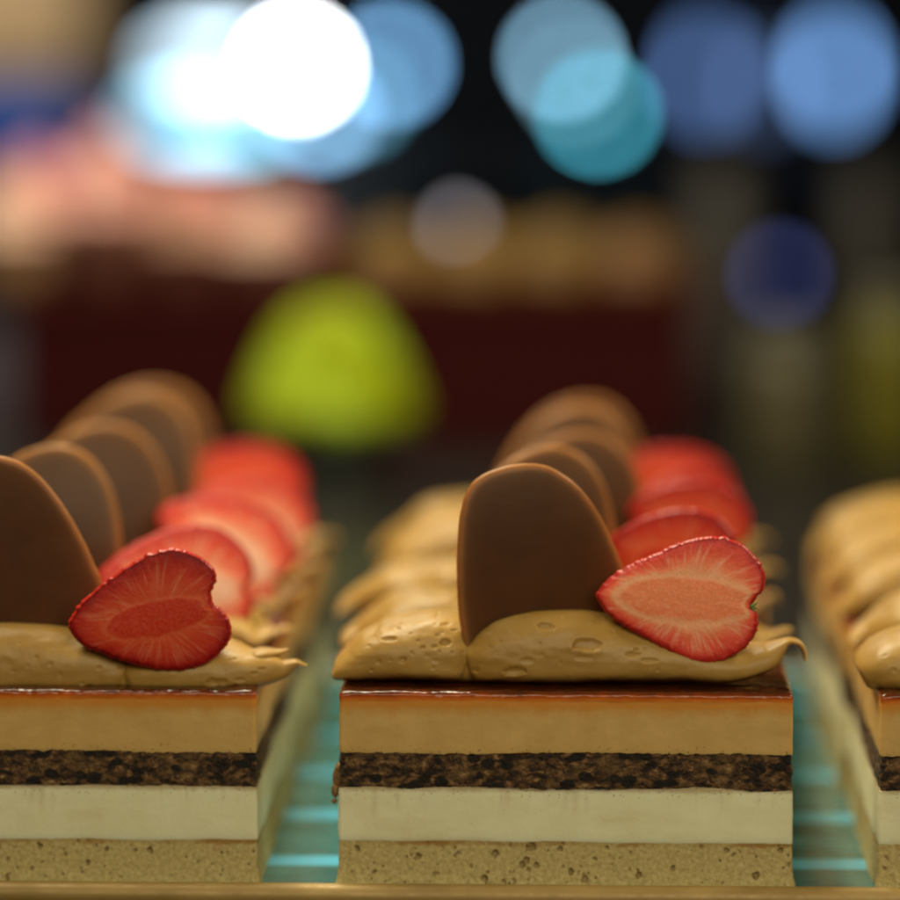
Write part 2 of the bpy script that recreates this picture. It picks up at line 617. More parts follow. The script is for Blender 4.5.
def cream_mesh(ctrl, nu, nv, seed, pits=(), streak=1.0):
    """ctrl rows: x, z of the spine, up, down, y of the ridge, front radius, back radius (cm)"""
    s = catmull(ctrl, nu)
    T = np.gradient(s[:, :2], axis=0)
    T /= np.linalg.norm(T, axis=1)[:, None] + 1e-9
    # keep sections upright along the body, follow the tangent in the curl
    Nn = np.stack([-T[:, 1], T[:, 0]], -1)
    th = np.linspace(0, 2 * math.pi, nv, endpoint=False)
    # crowd the samples on the front
    th = th + .35 * np.sin(th + math.pi / 2) * 0
    cs, sn = np.cos(th), np.sin(th)
    up, dn = np.maximum(s[:, 2], .012), np.maximum(s[:, 3], .012)
    yc, rf, rb = s[:, 4], np.maximum(s[:, 5], .012), np.maximum(s[:, 6], .012)
    e = .82
    pc = np.sign(cs) * np.abs(cs) ** e
    ps = np.sign(sn) * np.abs(sn) ** e
    hgt = np.where(ps[None] > 0, up[:, None] * ps[None], dn[:, None] * ps[None])
    dep = np.where(pc[None] > 0, -rf[:, None] * pc[None], -rb[:, None] * pc[None])
    P = np.zeros((nu, nv, 3))
    P[..., 0] = s[:, None, 0] + Nn[:, None, 0] * hgt
    P[..., 2] = s[:, None, 1] + Nn[:, None, 1] * hgt
    P[..., 1] = yc[:, None] + dep

    def normals(P):
        du = np.gradient(P, axis=0)
        dv = (np.roll(P, -1, 1) - np.roll(P, 1, 1)) * .5
        N = np.cross(dv, du)
        N /= np.linalg.norm(N, axis=-1)[..., None] + 1e-12
        c = P.mean(1, keepdims=True)
        if ((P - c) * N).sum(-1).mean() < 0:
            N = -N
        return N
    N = normals(P)
    size = np.minimum(1, (up + dn) / 1.0)[:, None]
    d = .050 * fbm(P * np.array([.9, .7, 1.6]) + seed, 3) * streak
    d += .011 * fbm(P * np.array([.8, 3.0, 4.5]) + seed + 9, 3) * streak
    d += .004 * fbm(P * 8 + seed, 3)
    P = P + N * (d * size)[..., None]
    N = normals(P)
    d = np.zeros(P.shape[:2])
    fr = N[..., 1] < .35
    for (x, z, rx, rz, dp) in pits:
        wob = 1 + .42 * fbm(np.stack([P[..., 0] * 6 + x * 9, P[..., 1] * 0 + z, P[..., 2] * 6], -1), 2)
        rr = np.sqrt(((P[..., 0] - x) / rx) ** 2 + ((P[..., 2] - z) / rz) ** 2) * wob
        near = rr < 1.8
        bowl = np.clip(1 - rr ** 3, 0, 1)
        rim = np.exp(-((rr - 1.12) / .20) ** 2)
        d += np.where(near & fr, -dp * bowl + .10 * dp * rim, 0)
    P = P + N * d[..., None]
    V = P.reshape(-1, 3)
    F = grid_faces(nu, nv, False, True)
    o = len(V)
    V = np.concatenate([V, P[0].mean(0)[None], P[-1].mean(0)[None]])
    for k in range(nv):
        F.append([o, (k + 1) % nv, k])
        b = (nu - 1) * nv
        F.append([o + 1, b + k, b + (k + 1) % nv])
    me = make_mesh('whipped_cream', V, F, [M['cream']])
    return me


def spine(rows, ox):
    """rows in photo pixels: x, top, bottom, front y, ridge y, back y -> local cm of a slice whose middle stands at ox"""
    out = []
    for (px, t, b, yf, yc, yb) in rows:
        pt, pb = at(px, t, yc), at(px, b + 4, yf)
        zc = pb.z + .38 * min(pt.z - pb.z, .95)
        out.append((pb.x - ox, zc, pt.z - zc, zc - pb.z, yc, yc - yf, yb - yc))
    return out


def curl(rows, pts, ox, y):
    """thin end of a cream stroke: pixel points with a radius"""
    for (px, py, r) in pts:
        p = at(px, py, y)
        rows.append((p.x - ox, p.z, r, r, y, r * 3.0, r * 3.0))
    return rows


def pits_px(lst, ox, y=.75):
    o = []
    for (px, py, rx, ry, dp) in lst:
        p = at(px, py, y)
        o.append((p.x - ox, p.z, rx * .85 / 51.1, ry * .85 / 51.1, dp * .62))
    return o


PARTS = ('sponge_base', 'vanilla_mousse', 'chocolate_sponge', 'coffee_mousse', 'caramel_glaze')


def place_slice(meshes, cream, x, y, rz, label):
    e = link('cake_slice', None, None, (x, y, 0), (0, 0, rz))
    e.empty_display_size = .02
    tag(e, label, 'cake slice', 'layered cake slices in rows')
    for k in PARTS:
        link(k, meshes[k], e)
    if cream:
        link('whipped_cream', cream, e)
    return e


PITCH = 4.5
X_MID = 0.0
X_LEFT = at(256, 790, 0).x - HX
X_RIGHT = at(880, 790, 0).x + HX

# hero slice in the middle ------------------------------------------------
rows_mid = [
    (332, 668, 675, .86, 1.25, 1.7), (336, 661, 679, .78, 1.32, 2.1), (345, 651, 681, .70, 1.40, 2.5), (356, 641, 682, .64, 1.46, 2.9),
    (368, 631, 682, .60, 1.5, 3.1), (380, 623, 682, .57, 1.55, 3.3), (400, 616, 682, .55, 1.6, 3.4), 
(425, 613, 683, .54, 1.6, 3.4), (450, 614, 684, .56, 1.6, 3.4),
    (461, 622, 684, .66, 1.6, 3.4), (467, 634, 684, .80, 1.6, 3.4), (474, 626, 684, .62, 1.55, 3.4), (485, 615, 684, .52, 1.5, 3.4),
    (505, 607, 684, .48, 1.45, 3.4), (545, 605, 684, .46, 1.45, 3.4), (595, 610, 684, .46, 1.5, 3.4), (640, 620, 683, .48, 1.5, 3.3),
    (690, 634, 684, .45, 1.5, 3.1), (730, 642, 684, .44, 1.4, 2.8), (756, 644, 677, .55, 1.3, 2.4), (772, 641, 667, .66, 1.2, 2.0)]
ctrl_mid = curl(spine(rows_mid, X_MID), [(786, 642, .085), (795, 641.5, .06), (801, 645, .05), (804.5, 652, .042), (805, 660, .03)], X_MID, 1.15)
pl = [(446, 642, 8, 4.5, .10), (389, 639, 10, 3, .06), (403, 658, 5, 3.5, .07), (423, 646, 4, 2.5, .06), (437, 635, 4, 2, .05),
      (445, 626, 7, 2, .05), (454, 631, 5, 2, .05), (436, 620, 4, 1.6, .04), (545, 626, 12, 5, .10), (522, 618, 9, 2.2, .05),
      (587, 643, 18, 8, .10), (515, 669, 15, 6, .12), (528, 658, 8, 3.5, .05), (598, 622, 9, 3, .06), (567, 618, 8, 2, .04),
      (650, 658, 13, 3, .05), (632, 652, 10, 2.6, .05), (583, 655, 12, 3, .04), (436, 659, 6, 2.5, .03), (476, 669, 5, 3, .04),
      (418, 640, 2.5, 1.6, .04), (412, 651, 2, 1.6, .04), (398, 630, 3, 1.5, .04), (428, 654, 2, 1.5, .03), (440, 650, 2.5, 1.6, .04),
      (500, 640, 3, 2, .03), (560, 660, 3, 2, .03), (540, 642, 2.5, 1.8, .03)]
_rb = random.Random(11)
for _ in range(42):
    bx = 352 + (_rb.random() ** 1.5) * 330
    by = 622 + _rb.random() * 52
    br = _rb.choice((1.0, 1.3, 1.6, 2.0, 2.6))
    pl.append((bx, by, br * _rb.uniform(1.1, 2.4), br, .017 * br))
hero = slice_meshes(2, True)
cream_hero = cream_mesh(ctrl_mid, 560, 260, 4.2, pits_px(pl, X_MID))
place_slice(hero, cream_hero, X_MID, 0, 0, 'sharp front cake slice in the middle, its whole layered cut side in view')

# front slice on the left -------------------------------------------------
rows_l = [(-190, 668, 690, .8, 1.3, 2.0), (-170, 640, 690, .6, 1.5, 3.1), (-120, 622, 692, .5, 1.5, 3.4), (-60, 618, 693, .45, 1.5, 3.4),
          (-10, 616, 694, .45, 1.5, 3.4), (40, 618, 694, .46, 1.5, 3.4), (80, 628, 694, .5, 1.5, 3.3), (112, 640, 694, .56, 1.5, 3.2),
          (124, 650, 694, .66, 1.5, 3.2), (134, 648, 694, .52, 1.5, 3.2), (160, 640, 695, .46, 1.5, 3.2), (200, 640, 695, .46, 1.5, 3.1), (228, 643, 694, .5, 1.4, 2.8),
          (250, 650, 689, .56, 1.2, 2.2), (270, 654, 682, .7, 1.1, 1.7), (285, 657, 674, .85, 1.1, 1.4)]
ctrl_l = curl(spine(rows_l, X_LEFT), [(296, 662, .055), (302, 664, .035), (307, 665, .015)], X_LEFT, 1.05)
pll = [(62, 672, 3, 3, .05), (218, 680, 16, 5, .07), (240, 678, 9, 3, .05), (255, 672, 6, 2.5, .04), (262, 668, 5, 2, .04), (38, 655, 4, 2, .03),
       (15, 668, 5, 2, .03), (90, 684, 5, 2, .03), (236, 688, 5, 2, .03), (180, 686, 6, 2.4, .04), (20, 642, 3, 2, .03)]
for _ in range(24):
    br = _rb.choice((1.0, 1.3, 1.7, 2.2))
    pll.append((_rb.uniform(0, 262), _rb.uniform(640, 690), br * _rb.uniform(1.1, 2.2), br, .02 * br))
left0 = slice_meshes(15, True)
cream_l = cream_mesh(ctrl_l, 480, 220, 8.8, pits_px(pll, X_LEFT))
# two small torn peaks on the pulled end
left_root = place_slice(left0, cream_l, X_LEFT, 0, 0, 'sharp front cake slice on the left, cut off by the picture edge')

peak = curl([], [(246, 658, .10), (258, 655, .13), (268, 653.5, .11), (277, 652.5, .07), (284, 650.5, .035), (289, 648.5, .012)], X_LEFT, 1.2)
pk = cream_mesh(peak, 60, 30, 3.3, (), .6)
link('cream_peak', pk, left_root)

# front slice on the right ------------------------------------------------
rows_r = [(866, 676, 686, 1.0, 1.3, 1.6), (870, 662, 692, .8, 1.35, 2.2), (878, 648, 692, .6, 1.4, 2.9), (890, 636, 692, .5, 1.5, 3.2), (910, 628, 692, .45, 1.5, 3.3),
          (960, 615, 692, .45, 1.5, 3.4), (1050, 612, 692, .45, 1.5, 3.4), (1150, 615, 692, .45, 1.5, 3.4), (1250, 630, 690, .5, 1.5, 3.2),
          (1310, 645, 680, .7, 1.4, 2.5)]
ctrl_r = curl(spine(rows_r, X_RIGHT), [(1330, 655, .08), (1340, 660, .04)], X_RIGHT, 1.2)
right0 = slice_meshes(33, True)
cream_r = cream_mesh(ctrl_r, 300, 140, 12.1, pits_px([(893, 668, 5, 2.5, .04), (885, 655, 3, 2, .03)], X_RIGHT))
place_slice(right0, cream_r, X_RIGHT, 0, 0, 'front cake slice on the right, only its left corner in view')


# slices behind -----------------------------------------------------------
def cream_back(seed, tall=1.0, left_px=0.0):
    rs = np.random.RandomState(seed)
    j = lambda a: rs.uniform(-a, a)
    top = 1.45 * tall
    c = []
    xs = [-4.62 + left_px, -4.5 + left_px, -4.2 + left_px, -3.9, -3.3, -2.4, -1.9, -1.2, 0, 1.2, 2.2, 3.0, 3.7, 4.1]
    hs = [.10, .34, .62, .90, 1.2, 1.28, 1.12, 1.38, 1.42, 1.25, 1.05, .85, .62, .45]
    for x, h in zip(xs, hs):
        h = h * tall * (1 + j(.10))
        yf = .5 + j(.12) + (.4 if x < -4.3 else 0)
        yb = 3.4 + j(.15) - (1.4 if x < -4.3 else 0)
        c.append((x + j(.05), 3.80 + h * .38, h * .62, h * .38, 1.6 + j(.2), 1.6 - yf, yb - 1.6))
    e = [(4.45, 4.18 + j(.1), .10), (4.68, 4.26 + j(.1), .06), (4.85, 4.2 + j(.1), .04)]
    for x, z, r in e:
        c.append((x + j(.08), z, r, r, 1.3, r * 3.5, r * 3.5))
    return cream_mesh(c, 150, 80, seed * 1.7, (), 1.6)


variants = [slice_meshes(41, False), slice_meshes(57, False)]
creams = [cream_back(s, t, l) for s, t, l in ((5, 1.0, -.12), (6, .95, -.34), (9, 1.08, .05), (12, 1.0, -.2))]
ORD = ('front', 'second', 'third', 'fourth', 'last')
ROWN = {'l': 'left', 'm': 'middle', 'r': 'right'}
k = 0
for key, X in (('l', X_LEFT), ('m', X_MID), ('r', X_RIGHT)):
    for i in range(1, 5):
        rs = random.Random(100 * i + ord(key))
        lab = '%s slice from the front in the %s row of layered cakes' % (ORD[i], ROWN[key])
        if i == 4:
            lab = 'hindmost and most blurred cake slice in the %s row' % ROWN[key]
        cr = creams[k % 4]
        if key == 'r' and i >= 2:
            cr = creams[2]
        place_slice(variants[k % 2], cr, X + rs.uniform(-.16, .16), i * PITCH + rs.uniform(-.12, .16),
                    math.radians(rs.uniform(-2, 2)), lab)
        k += 1


# ------------------------------------------------------------------ chocolate discs
def closed_curve(pts, n):
    c = np.asarray(pts, float)
    m = len(c)
    nxt, prv, n2 = np.roll(c, -1, 0), np.roll(c, 1, 0), np.roll(c, -2, 0)
    res = []
    for i in range(m):
        for t in np.linspace(0, 1, 24, endpoint=False):
            res.append(.5 * (2 * c[i] + (nxt[i] - prv[i]) * t + (2 * prv[i] - 5 * c[i] + 4 * nxt[i] - n2[i]) * t ** 2
                             + (3 * c[i] - prv[i] - 3 * nxt[i] + n2[i]) * t ** 3))
    res = np.array(res)
    L = np.linalg.norm(np.roll(res, -1, 0) - res, axis=1)
    acc = np.concatenate([[0], np.cumsum(L)])
    u = np.linspace(0, acc[-1], n, endpoint=False)
    k = np.clip(np.searchsorted(acc, u, side='right') - 1, 0, len(res) - 1)
    f = ((u - acc[k]) / np.maximum(L[k], 1e-9))[:, None]
    return res[k] * (1 - f) + np.roll(res, -1, 0)[k] * f


def choc_mesh(outline, thick=.17, n=260, seed=0., bend=.04):
    """a thin disc: outline in the local xz plane, rounded rim, slight dish"""
    o = closed_curve(outline, n)
    o = o + .010 * np.stack([fbm(np.c_[o * 5, np.full(n, seed)], 3), fbm(np.c_[o * 5, np.full(n, seed + 5)], 3)], -1)
    ctr = o.mean(0)
    rings = []
    h = thick / 2
    size = np.abs(o - ctr).max()
    # front face from the middle to the rim, round the edge, back to the middle
    fr = [.02, .25, .5, .7, .80, .87, .93, .97]
    rim_glow = [0, 0, 0, .03, .06, .11, .20, .42]
    for f in fr:
        rings.append((f, None, -h))
    for a in np.linspace(-80, 80, 9):
        rings.append((1, h * math.cos(math.radians(a)) - h, h * math.sin(math.radians(a))))
    for f in fr[::-1]:
        rings.append((f, None, h))
    tang = np.roll(o, -1, 0) - np.roll(o, 1, 0)
    tang /= np.linalg.norm(tang, axis=1)[:, None]
    nor = np.stack([tang[:, 1], -tang[:, 0]], -1)
    if ((o - ctr) * nor).sum() < 0:
        nor = -nor
    inner = o - nor * h
    P = np.zeros((len(rings), n, 3))
    for j, (f, off, y) in enumerate(rings):
        q = ctr + (inner - ctr) * f if off is None else o + nor * off
        P[j, :, 0], P[j, :, 2] = q[:, 0], q[:, 1]
        rr = (((q - ctr) / size) ** 2).sum(-1)
        P[j, :, 1] = y + bend * rr + .012 * fbm(np.c_[q * .8, np.full(n, seed + (0 if y < 0 else 30))], 3)
    m = len(rings)
    V = P.reshape(-1, 3)
    F = grid_faces(m, n, False, True)
    F.append(list(range(n)))
    F.append([(m - 1) * n + q for q in range(n)][::-1])
    rv = np.array(rim_glow + [1.0] * (m - 2 * len(rim_glow)) + rim_glow[::-1])
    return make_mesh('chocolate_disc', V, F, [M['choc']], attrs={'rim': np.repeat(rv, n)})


# front middle disc from its outline; its left edge stands nearer than its right one
YC = 1.15
cpx = [(466, 648), (460, 618), (457.5, 580), (458, 545), (461.5, 512), (469, 489), (482, 475.5), (502, 467.5), (526, 464), (546, 466),
       (562, 473.5), (578, 486), (593, 504), (606, 526), (616, 548), (626, 574), (632, 600), (620, 640), (580, 668), (520, 672), (480, 664)]
c0 = at(540, 560, YC)
front_outline = [((at(a, b, YC).x - c0.x) * 1.02, at(a, b, YC).z - c0.z) for a, b in cpx]
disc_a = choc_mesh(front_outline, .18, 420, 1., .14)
oval = []
for q in range(20):
    a = 2 * math.pi * q / 20
    oval.append((1.72 * math.cos(a) * (1 - .10 * math.sin(a)) + .22 * math.sin(a) ** 2, 2.15 * math.sin(a)))
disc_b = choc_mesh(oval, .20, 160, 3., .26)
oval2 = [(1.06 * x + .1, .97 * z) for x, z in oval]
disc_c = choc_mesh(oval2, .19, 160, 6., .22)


def choc(me, px, py, y, rot, label, scale=1.0):
    p = at(px, py, y)
    o = link('chocolate_disc', me, None, p, rot, scale)
    tag(o, label, 'chocolate', 'chocolate discs stuck in the cream')
    return o


R = math.radians
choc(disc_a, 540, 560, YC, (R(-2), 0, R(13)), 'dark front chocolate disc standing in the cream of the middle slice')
c = at(-20, 560, YC)
lpx = [(-95, 640), (-102, 580), (-98, 520), (-80, 478), (-50, 460), (-20, 455), (6, 458), (28, 468), (48, 487), (66, 512), (82, 540), (94, 566),
       (100, 580), (104, 605), (90, 650), (40, 672), (-40, 672), (-80, 660)]
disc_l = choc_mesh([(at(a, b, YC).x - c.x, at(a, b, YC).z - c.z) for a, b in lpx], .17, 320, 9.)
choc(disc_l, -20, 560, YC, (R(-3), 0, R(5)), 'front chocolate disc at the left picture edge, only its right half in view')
# (mesh, px, py of the middle, row, tilt about y)
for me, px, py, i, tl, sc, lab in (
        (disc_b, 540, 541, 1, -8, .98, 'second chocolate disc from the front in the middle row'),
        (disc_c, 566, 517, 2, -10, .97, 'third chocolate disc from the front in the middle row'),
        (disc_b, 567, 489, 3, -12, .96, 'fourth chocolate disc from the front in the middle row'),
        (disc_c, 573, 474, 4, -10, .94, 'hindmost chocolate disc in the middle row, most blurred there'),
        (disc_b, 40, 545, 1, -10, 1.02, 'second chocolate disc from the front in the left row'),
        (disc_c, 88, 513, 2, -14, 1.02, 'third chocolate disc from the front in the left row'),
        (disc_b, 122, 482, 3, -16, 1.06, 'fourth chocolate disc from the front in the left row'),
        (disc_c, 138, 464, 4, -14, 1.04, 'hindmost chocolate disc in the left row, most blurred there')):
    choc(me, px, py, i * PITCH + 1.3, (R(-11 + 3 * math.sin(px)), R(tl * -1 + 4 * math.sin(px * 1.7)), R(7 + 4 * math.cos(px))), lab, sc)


# ------------------------------------------------------------------ strawberries
def berry_meshes(outline, core_c, core_a, core_b, core_rot, n, rings, flesh, seed, depth=.95, seeds=70):
    """half a strawberry: cut face in the local xz plane looking to -y, round back towards +y"""
    o = closed_curve(outline, n)
    ang = np.linspace(0, 2 * math.pi, n, endpoint=False)
    tang = np.roll(o, -1, 0) - np.roll(o, 1, 0)
    tang /= np.linalg.norm(tang, axis=1)[:, None]
    nor = np.stack([tang[:, 1], -tang[:, 0]], -1)
    ctr = np.asarray(core_c, float)
    if ((o - ctr) * nor).sum() < 0:
        nor = -nor
    scal = fbm(np.c_[o * 5.5, np.full(n, seed)], 3)
    o = o + nor * (.075 * np.abs(scal) - .03)[:, None]
    # core ring matched by angle
    rel = o - ctr
    a = np.arctan2(rel[:, 1], rel[:, 0]) - core_rot
    rad_c = core_a * core_b / np.sqrt((core_b * np.cos(a)) ** 2 + (core_a * np.sin(a)) ** 2)
    lim = .85 * np.linalg.norm(rel, axis=1)
    rad_c = np.minimum(rad_c, lim)
    core = ctr + np.stack([np.cos(a + core_rot), np.sin(a + core_rot)], -1) * rad_c[:, None]
    cr_, sr_ = math.cos(core_rot), math.sin(core_rot)
    mx, mz = (core_a - core_b) * .8 * np.cos(a), core_b * .10 * np.sin(a)
    mid = ctr + np.stack([cr_ * mx - sr_ * mz, sr_ * mx + cr_ * mz], -1)
    t = np.linspace(0, 1, rings)
    P = np.zeros((rings, n, 3))
    for j, r in enumerate(t):
        q = mid + (core - mid) * (r / .5) if r <= .5 else core + (o - nor * .05 - core) * ((r - .5) / .5)
        P[j, :, 0], P[j, :, 2] = q[:, 0], q[:, 1]
        bulge = -.06 * (1 - r ** 2)
        rim = .03 * max(0, (r - .9) / .1) ** 2
        groove = .003 * math.exp(-((r - .5) / .06) ** 2)
        P[j, :, 1] = bulge + rim + groove + .012 * fbm(np.c_[q * 3.5, np.full(n, seed + 2)], 3)
    V = P.reshape(-1, 3)
    F = grid_faces(rings, n, False, True)
    F.append(list(range(n)))
    rad = np.repeat(t, n)
    st = np.stack([np.tile(np.cos(a) * 13, rings), np.tile(np.sin(a) * 13, rings), rad * 2.2], -1)
    face = make_mesh('cut_face', V, F, [flesh], attrs={'rad': rad, 'streak': st})
    # skin
    m = 34
    mb_v = np.zeros((m, n, 3))
    phi = np.linspace(0, 1, m)
    for j, f in enumerate(phi):
        b = f * math.pi / 2
        sc = math.cos(b) ** .75 if j < m - 1 else 0.0
        puff = -.05 * max(0, 1 - f * 16) ** 2
        q = ctr + (o - ctr) * sc + nor * puff
        mb_v[j, :, 0], mb_v[j, :, 2] = q[:, 0], q[:, 1]
        mb_v[j, :, 1] = .018 + depth * math.sin(b) ** 1.1
    # dimples with seeds
    rs = np.random.RandomState(int(seed * 10) + 1)
    sv, sf = [], []
    for s_ in range(seeds):
        j = int(min(m - 6, 3 + (s_ / seeds) ** 1.3 * (m - 10))) if seeds else 0
        i = int((s_ * .618034 % 1) * n)
        c = mb_v[j, i].copy()
        d2 = ((mb_v - c) ** 2).sum(-1)
        nv = c - np.array([ctr[0], .2, ctr[1]])
        nv /= np.linalg.norm(nv)
        mb_v -= nv * (.022 * np.exp(-d2 / .05 ** 2))[..., None]
        u = np.cross(nv, [0, 1, 0]); u /= np.linalg.norm(u) + 1e-9
        w = np.cross(nv, u)
        c = c - nv * .012
        base = len(sv)
        for la in range(4):
            for lo in range(8):
                A, B = math.pi * (la + .5) / 4, 2 * math.pi * lo / 8
                sv.append(c + u * .016 * math.sin(A) * math.cos(B) + w * .026 * math.sin(A) * math.sin(B) + nv * .014 * math.cos(A))
        sf += [[base + q for q in f] for f in grid_faces(4, 8, False, True)]
        sf.append([base + q for q in range(8)])
    V = mb_v.reshape(-1, 3)
    F = grid_faces(m, n, False, True)
    ids = [0] * len(F)
    if sv:
        o_ = len(V)
        V = np.concatenate([V, np.array(sv)])
        F += [[q + o_ for q in f] for f in sf]
        ids += [1] * len(sf)
    skin = make_mesh('skin', V, F, [M['skin'], M['seed']], ids)
    return face, skin


def leaf_mesh(seed):
    rs = random.Random(seed)
    m = MB()
    for q in range(4):
        a = R(-35 + 24 * q + rs.uniform(-8, 8))
        L, wd = rs.uniform(.12, .2), .035
        vs, fs = [], []
        for s_ in range(6):
            t = s_ / 5
            w_ = wd * (1 - t) ** .7
            x, z = math.cos(a) * L * t, math.sin(a) * L * t
            nx, nz = -math.sin(a), math.cos(a)
            y = -.02 - .05 * t * t
            vs += [(x + nx * w_, y, z + nz * w_), (x - nx * w_, y, z - nz * w_), (x, y + .02, z)]
        for s_ in range(5):
            b = s_ * 3
            fs += [(b, b + 3, b + 4, b + 1), (b + 1, b + 4, b + 5, b + 2), (b + 2, b + 5, b + 3, b)]
        m.add(vs, fs)
    return m.mesh('calyx_scrap', [M['leaf']])


def rel_px(pts, cpt, y):
    c = at(*cpt, y)
    return [(at(a, b, y).x - c.x, at(a, b, y).z - c.z) for a, b in pts]


def place_berry(ms, p, rot, label, leaf=None, leaf_at=None, scale=1.0):
    e = link('strawberry_half', None, None, p, rot, scale)
    e.empty_display_size = .01
    tag(e, label, 'strawberry', 'strawberry halves on the cream')
    link('cut_face', ms[0], e)
    link('skin', ms[1], e)
    if leaf:
        link('calyx_scrap', leaf, e, leaf_at)
    return e


YB = .62
bpx = [(595, 600), (598, 589), (609, 577), (630, 564), (655, 553), (680, 542), (703, 536), (720, 536), (736, 540), (750, 549), (761, 562), (767, 577),
       (764, 590), (757, 599), (754.5, 606), (759, 614), (758, 631), (747, 647), (730, 658), (709, 664), (688, 660.5), (660, 648), (632, 633), (608, 617)]
bc = (684, 600)
out_b = rel_px(bpx, bc, YB)
core = rel_px([(686, 599)], bc, YB)[0]
berry_a = berry_meshes(out_b, core, 1.42, .47, R(-3), 420, 64, M['face'], 2.3)
lf = leaf_mesh(3)
lp = rel_px([(753, 606)], bc, YB)[0]
pb = at(*bc, YB)
place_berry(berry_a, pb, (R(-7), 0, R(-3)), 'sharp pale strawberry half leaning on the front chocolate disc of the middle row', lf, (lp[0] - .06, -.0, lp[1]))

lpx2 = [(68, 628), (71, 615), (83, 599), (104, 581), (130, 563), (152, 552), (170, 548), (188, 551), (204, 559), (215, 570), (217, 581), (212.5, 593), (215, 605),
        (225, 613), (232, 627), (230, 642), (220, 656), (204, 667), (183, 672), (158, 671.5), (130, 665), (102, 655), (80, 645)]
lc = (152, 616)
out_l = rel_px(lpx2, lc, YB)
core_l = rel_px([(158, 618)], lc, YB)[0]
berry_l = berry_meshes(out_l, core_l, 1.1, .40, R(12), 400, 60, M['ripe'], 5.1)
place_berry(berry_l, at(*lc, .36), (R(-1), 0, R(3)), 'sharp deep red strawberry half on the front slice of the left row')

# generic halves for the blurred rows
gen = [(-1.65, -.1), (-1.45, .32), (-.8, .85), (0, 1.2), (.75, 1.22), (1.3, .85), (1.5, .35), (1.32, .05), (1.5, -.3), (1.25, -.85), (.6, -1.2), (-.2, -1.12),
       (-1.0, -.75), (-1.5, -.4)]
berry_g = berry_meshes(gen, (.15, 0), 1.05, .46, 0, 140, 30, M['pale'], 7.7, 1.0, 40)
berry_h = berry_meshes([(x * .95, z * 1.05) for x, z in gen], (.15, 0), 1.0, .45, R(8), 140, 30, M['ripe'], 9.4, 1.0, 40)
for ms, px, py, i, rot, sc, lab in (
        (berry_h, 672, 562, 1, (-4, 14, -12), .95, 'second strawberry half from the front in the middle row'),
        (berry_h, 690, 528, 2, (-3, 24, -5), .92, 'third strawberry half from the front in the middle row'),
        (berry_h, 690, 512, 3, (-6, 8, 14), .86, 'fourth strawberry half from the front in the middle row'),
        (berry_h, 675, 490, 4, (-8, 32, -10), .92, 'hindmost strawberry half in the middle row, most blurred there'),
        (berry_g, 180, 586, 1, (-16, 8, 20), 1.12, 'second strawberry half from the front in the left row'),
        (berry_g, 226, 548, 2, (-20, 34, 10), 1.05, 'third strawberry half from the front in the left row'),
        (berry_g, 252, 524, 3, (-10, 22, 18), 1.0, 'fourth strawberry half from the front in the left row'),
        (berry_h, 243, 492, 4, (-14, 22, 6), 1.06, 'hindmost strawberry half in the left row, most blurred there')):
    place_berry(ms, at(px, py, i * PITCH + .9), tuple(R(a) for a in rot), lab, None, None, sc)

# ------------------------------------------------------------------ tray and counter
def mat_tray():
    n = Nodes('tray_liner')
    c = n.coords()
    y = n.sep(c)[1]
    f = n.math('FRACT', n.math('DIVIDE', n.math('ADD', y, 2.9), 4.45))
    light_stripe = n.ramp(n.math('ADD', f, n.math('MULTIPLY', n.math('SUBTRACT', n.noise(c, 3, 2), .5), .01)),
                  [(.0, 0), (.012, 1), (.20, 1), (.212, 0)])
    base = n.mix(light_stripe, n.ramp(n.noise(c, 1.2, 4), [(.3, (.055, .20, .20)), (.7, (.085, .26, .27))]), (.15, .66, 1.0))  # turquoise stripes of light painted into the base colour
    n.set(Base_Color=base, Roughness=.22, Coat_Weight=.3)
    return n.mat


def mat_gold():
    n = Nodes('gold_card')
    c = n.coords()
    base = n.ramp(n.noise(n.coords((.4, 1, 1)), 1.2, 4), [(.3, (.28, .17, .045)), (.7, (.44, .28, .09))])
    n.set(Base_Color=base, Metallic=.15, Roughness=n.ramp(n.noise(c, 5, 4), [(.3, .42), (.7, .6)]),
          Normal=n.bump(n.noise(c, 6, 3), .1, .0004))
    return n.mat


gold = mat_gold()
tray = link('cake_tray', None, None, (0, 0, 0))
tag(tray, 'gold edged tray with turquoise light stripes painted on its base under the cakes', 'tray')
m = MB()
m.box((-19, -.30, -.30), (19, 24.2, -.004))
link('light_striped_base', m.mesh('light_striped_base', [mat_tray()], False), tray)
m = MB()
# a rolled bead round the base
path = [(-19.2, -.36), (19.2, -.36), (19.2, 24.4), (-19.2, 24.4)]


def bead(p, q, r=.25, zc=-.165):
    d = Vector((q[0] - p[0], q[1] - p[1], 0)); L = d.length; d.normalize()
    s_ = Vector((-d.y, d.x, 0))
    vs, fs = [], []
    N = max(8, int(L / .12))
    for i in range(N + 1):
        for kk in range(14):
            a = 2 * math.pi * kk / 14
            w_ = .008 * float(fbm(np.array([[i * .05, kk * .0, p[0]]]), 2)[0])
            o = Vector((p[0], p[1], zc + w_)) + d * (L * i / N) + s_ * (r * math.cos(a)) + Vector((0, 0, r * math.sin(a)))
            vs.append(tuple(o))
    fs = grid_faces(N + 1, 14, False, True)
    fs += [list(range(14))[::-1], [N * 14 + kk for kk in range(14)]]
    m.add(vs, fs)


for a_, b_ in zip(path, path[1:] + path[:1]):
    bead(a_, b_)
link('rim', m.mesh('rim', [gold]), tray)

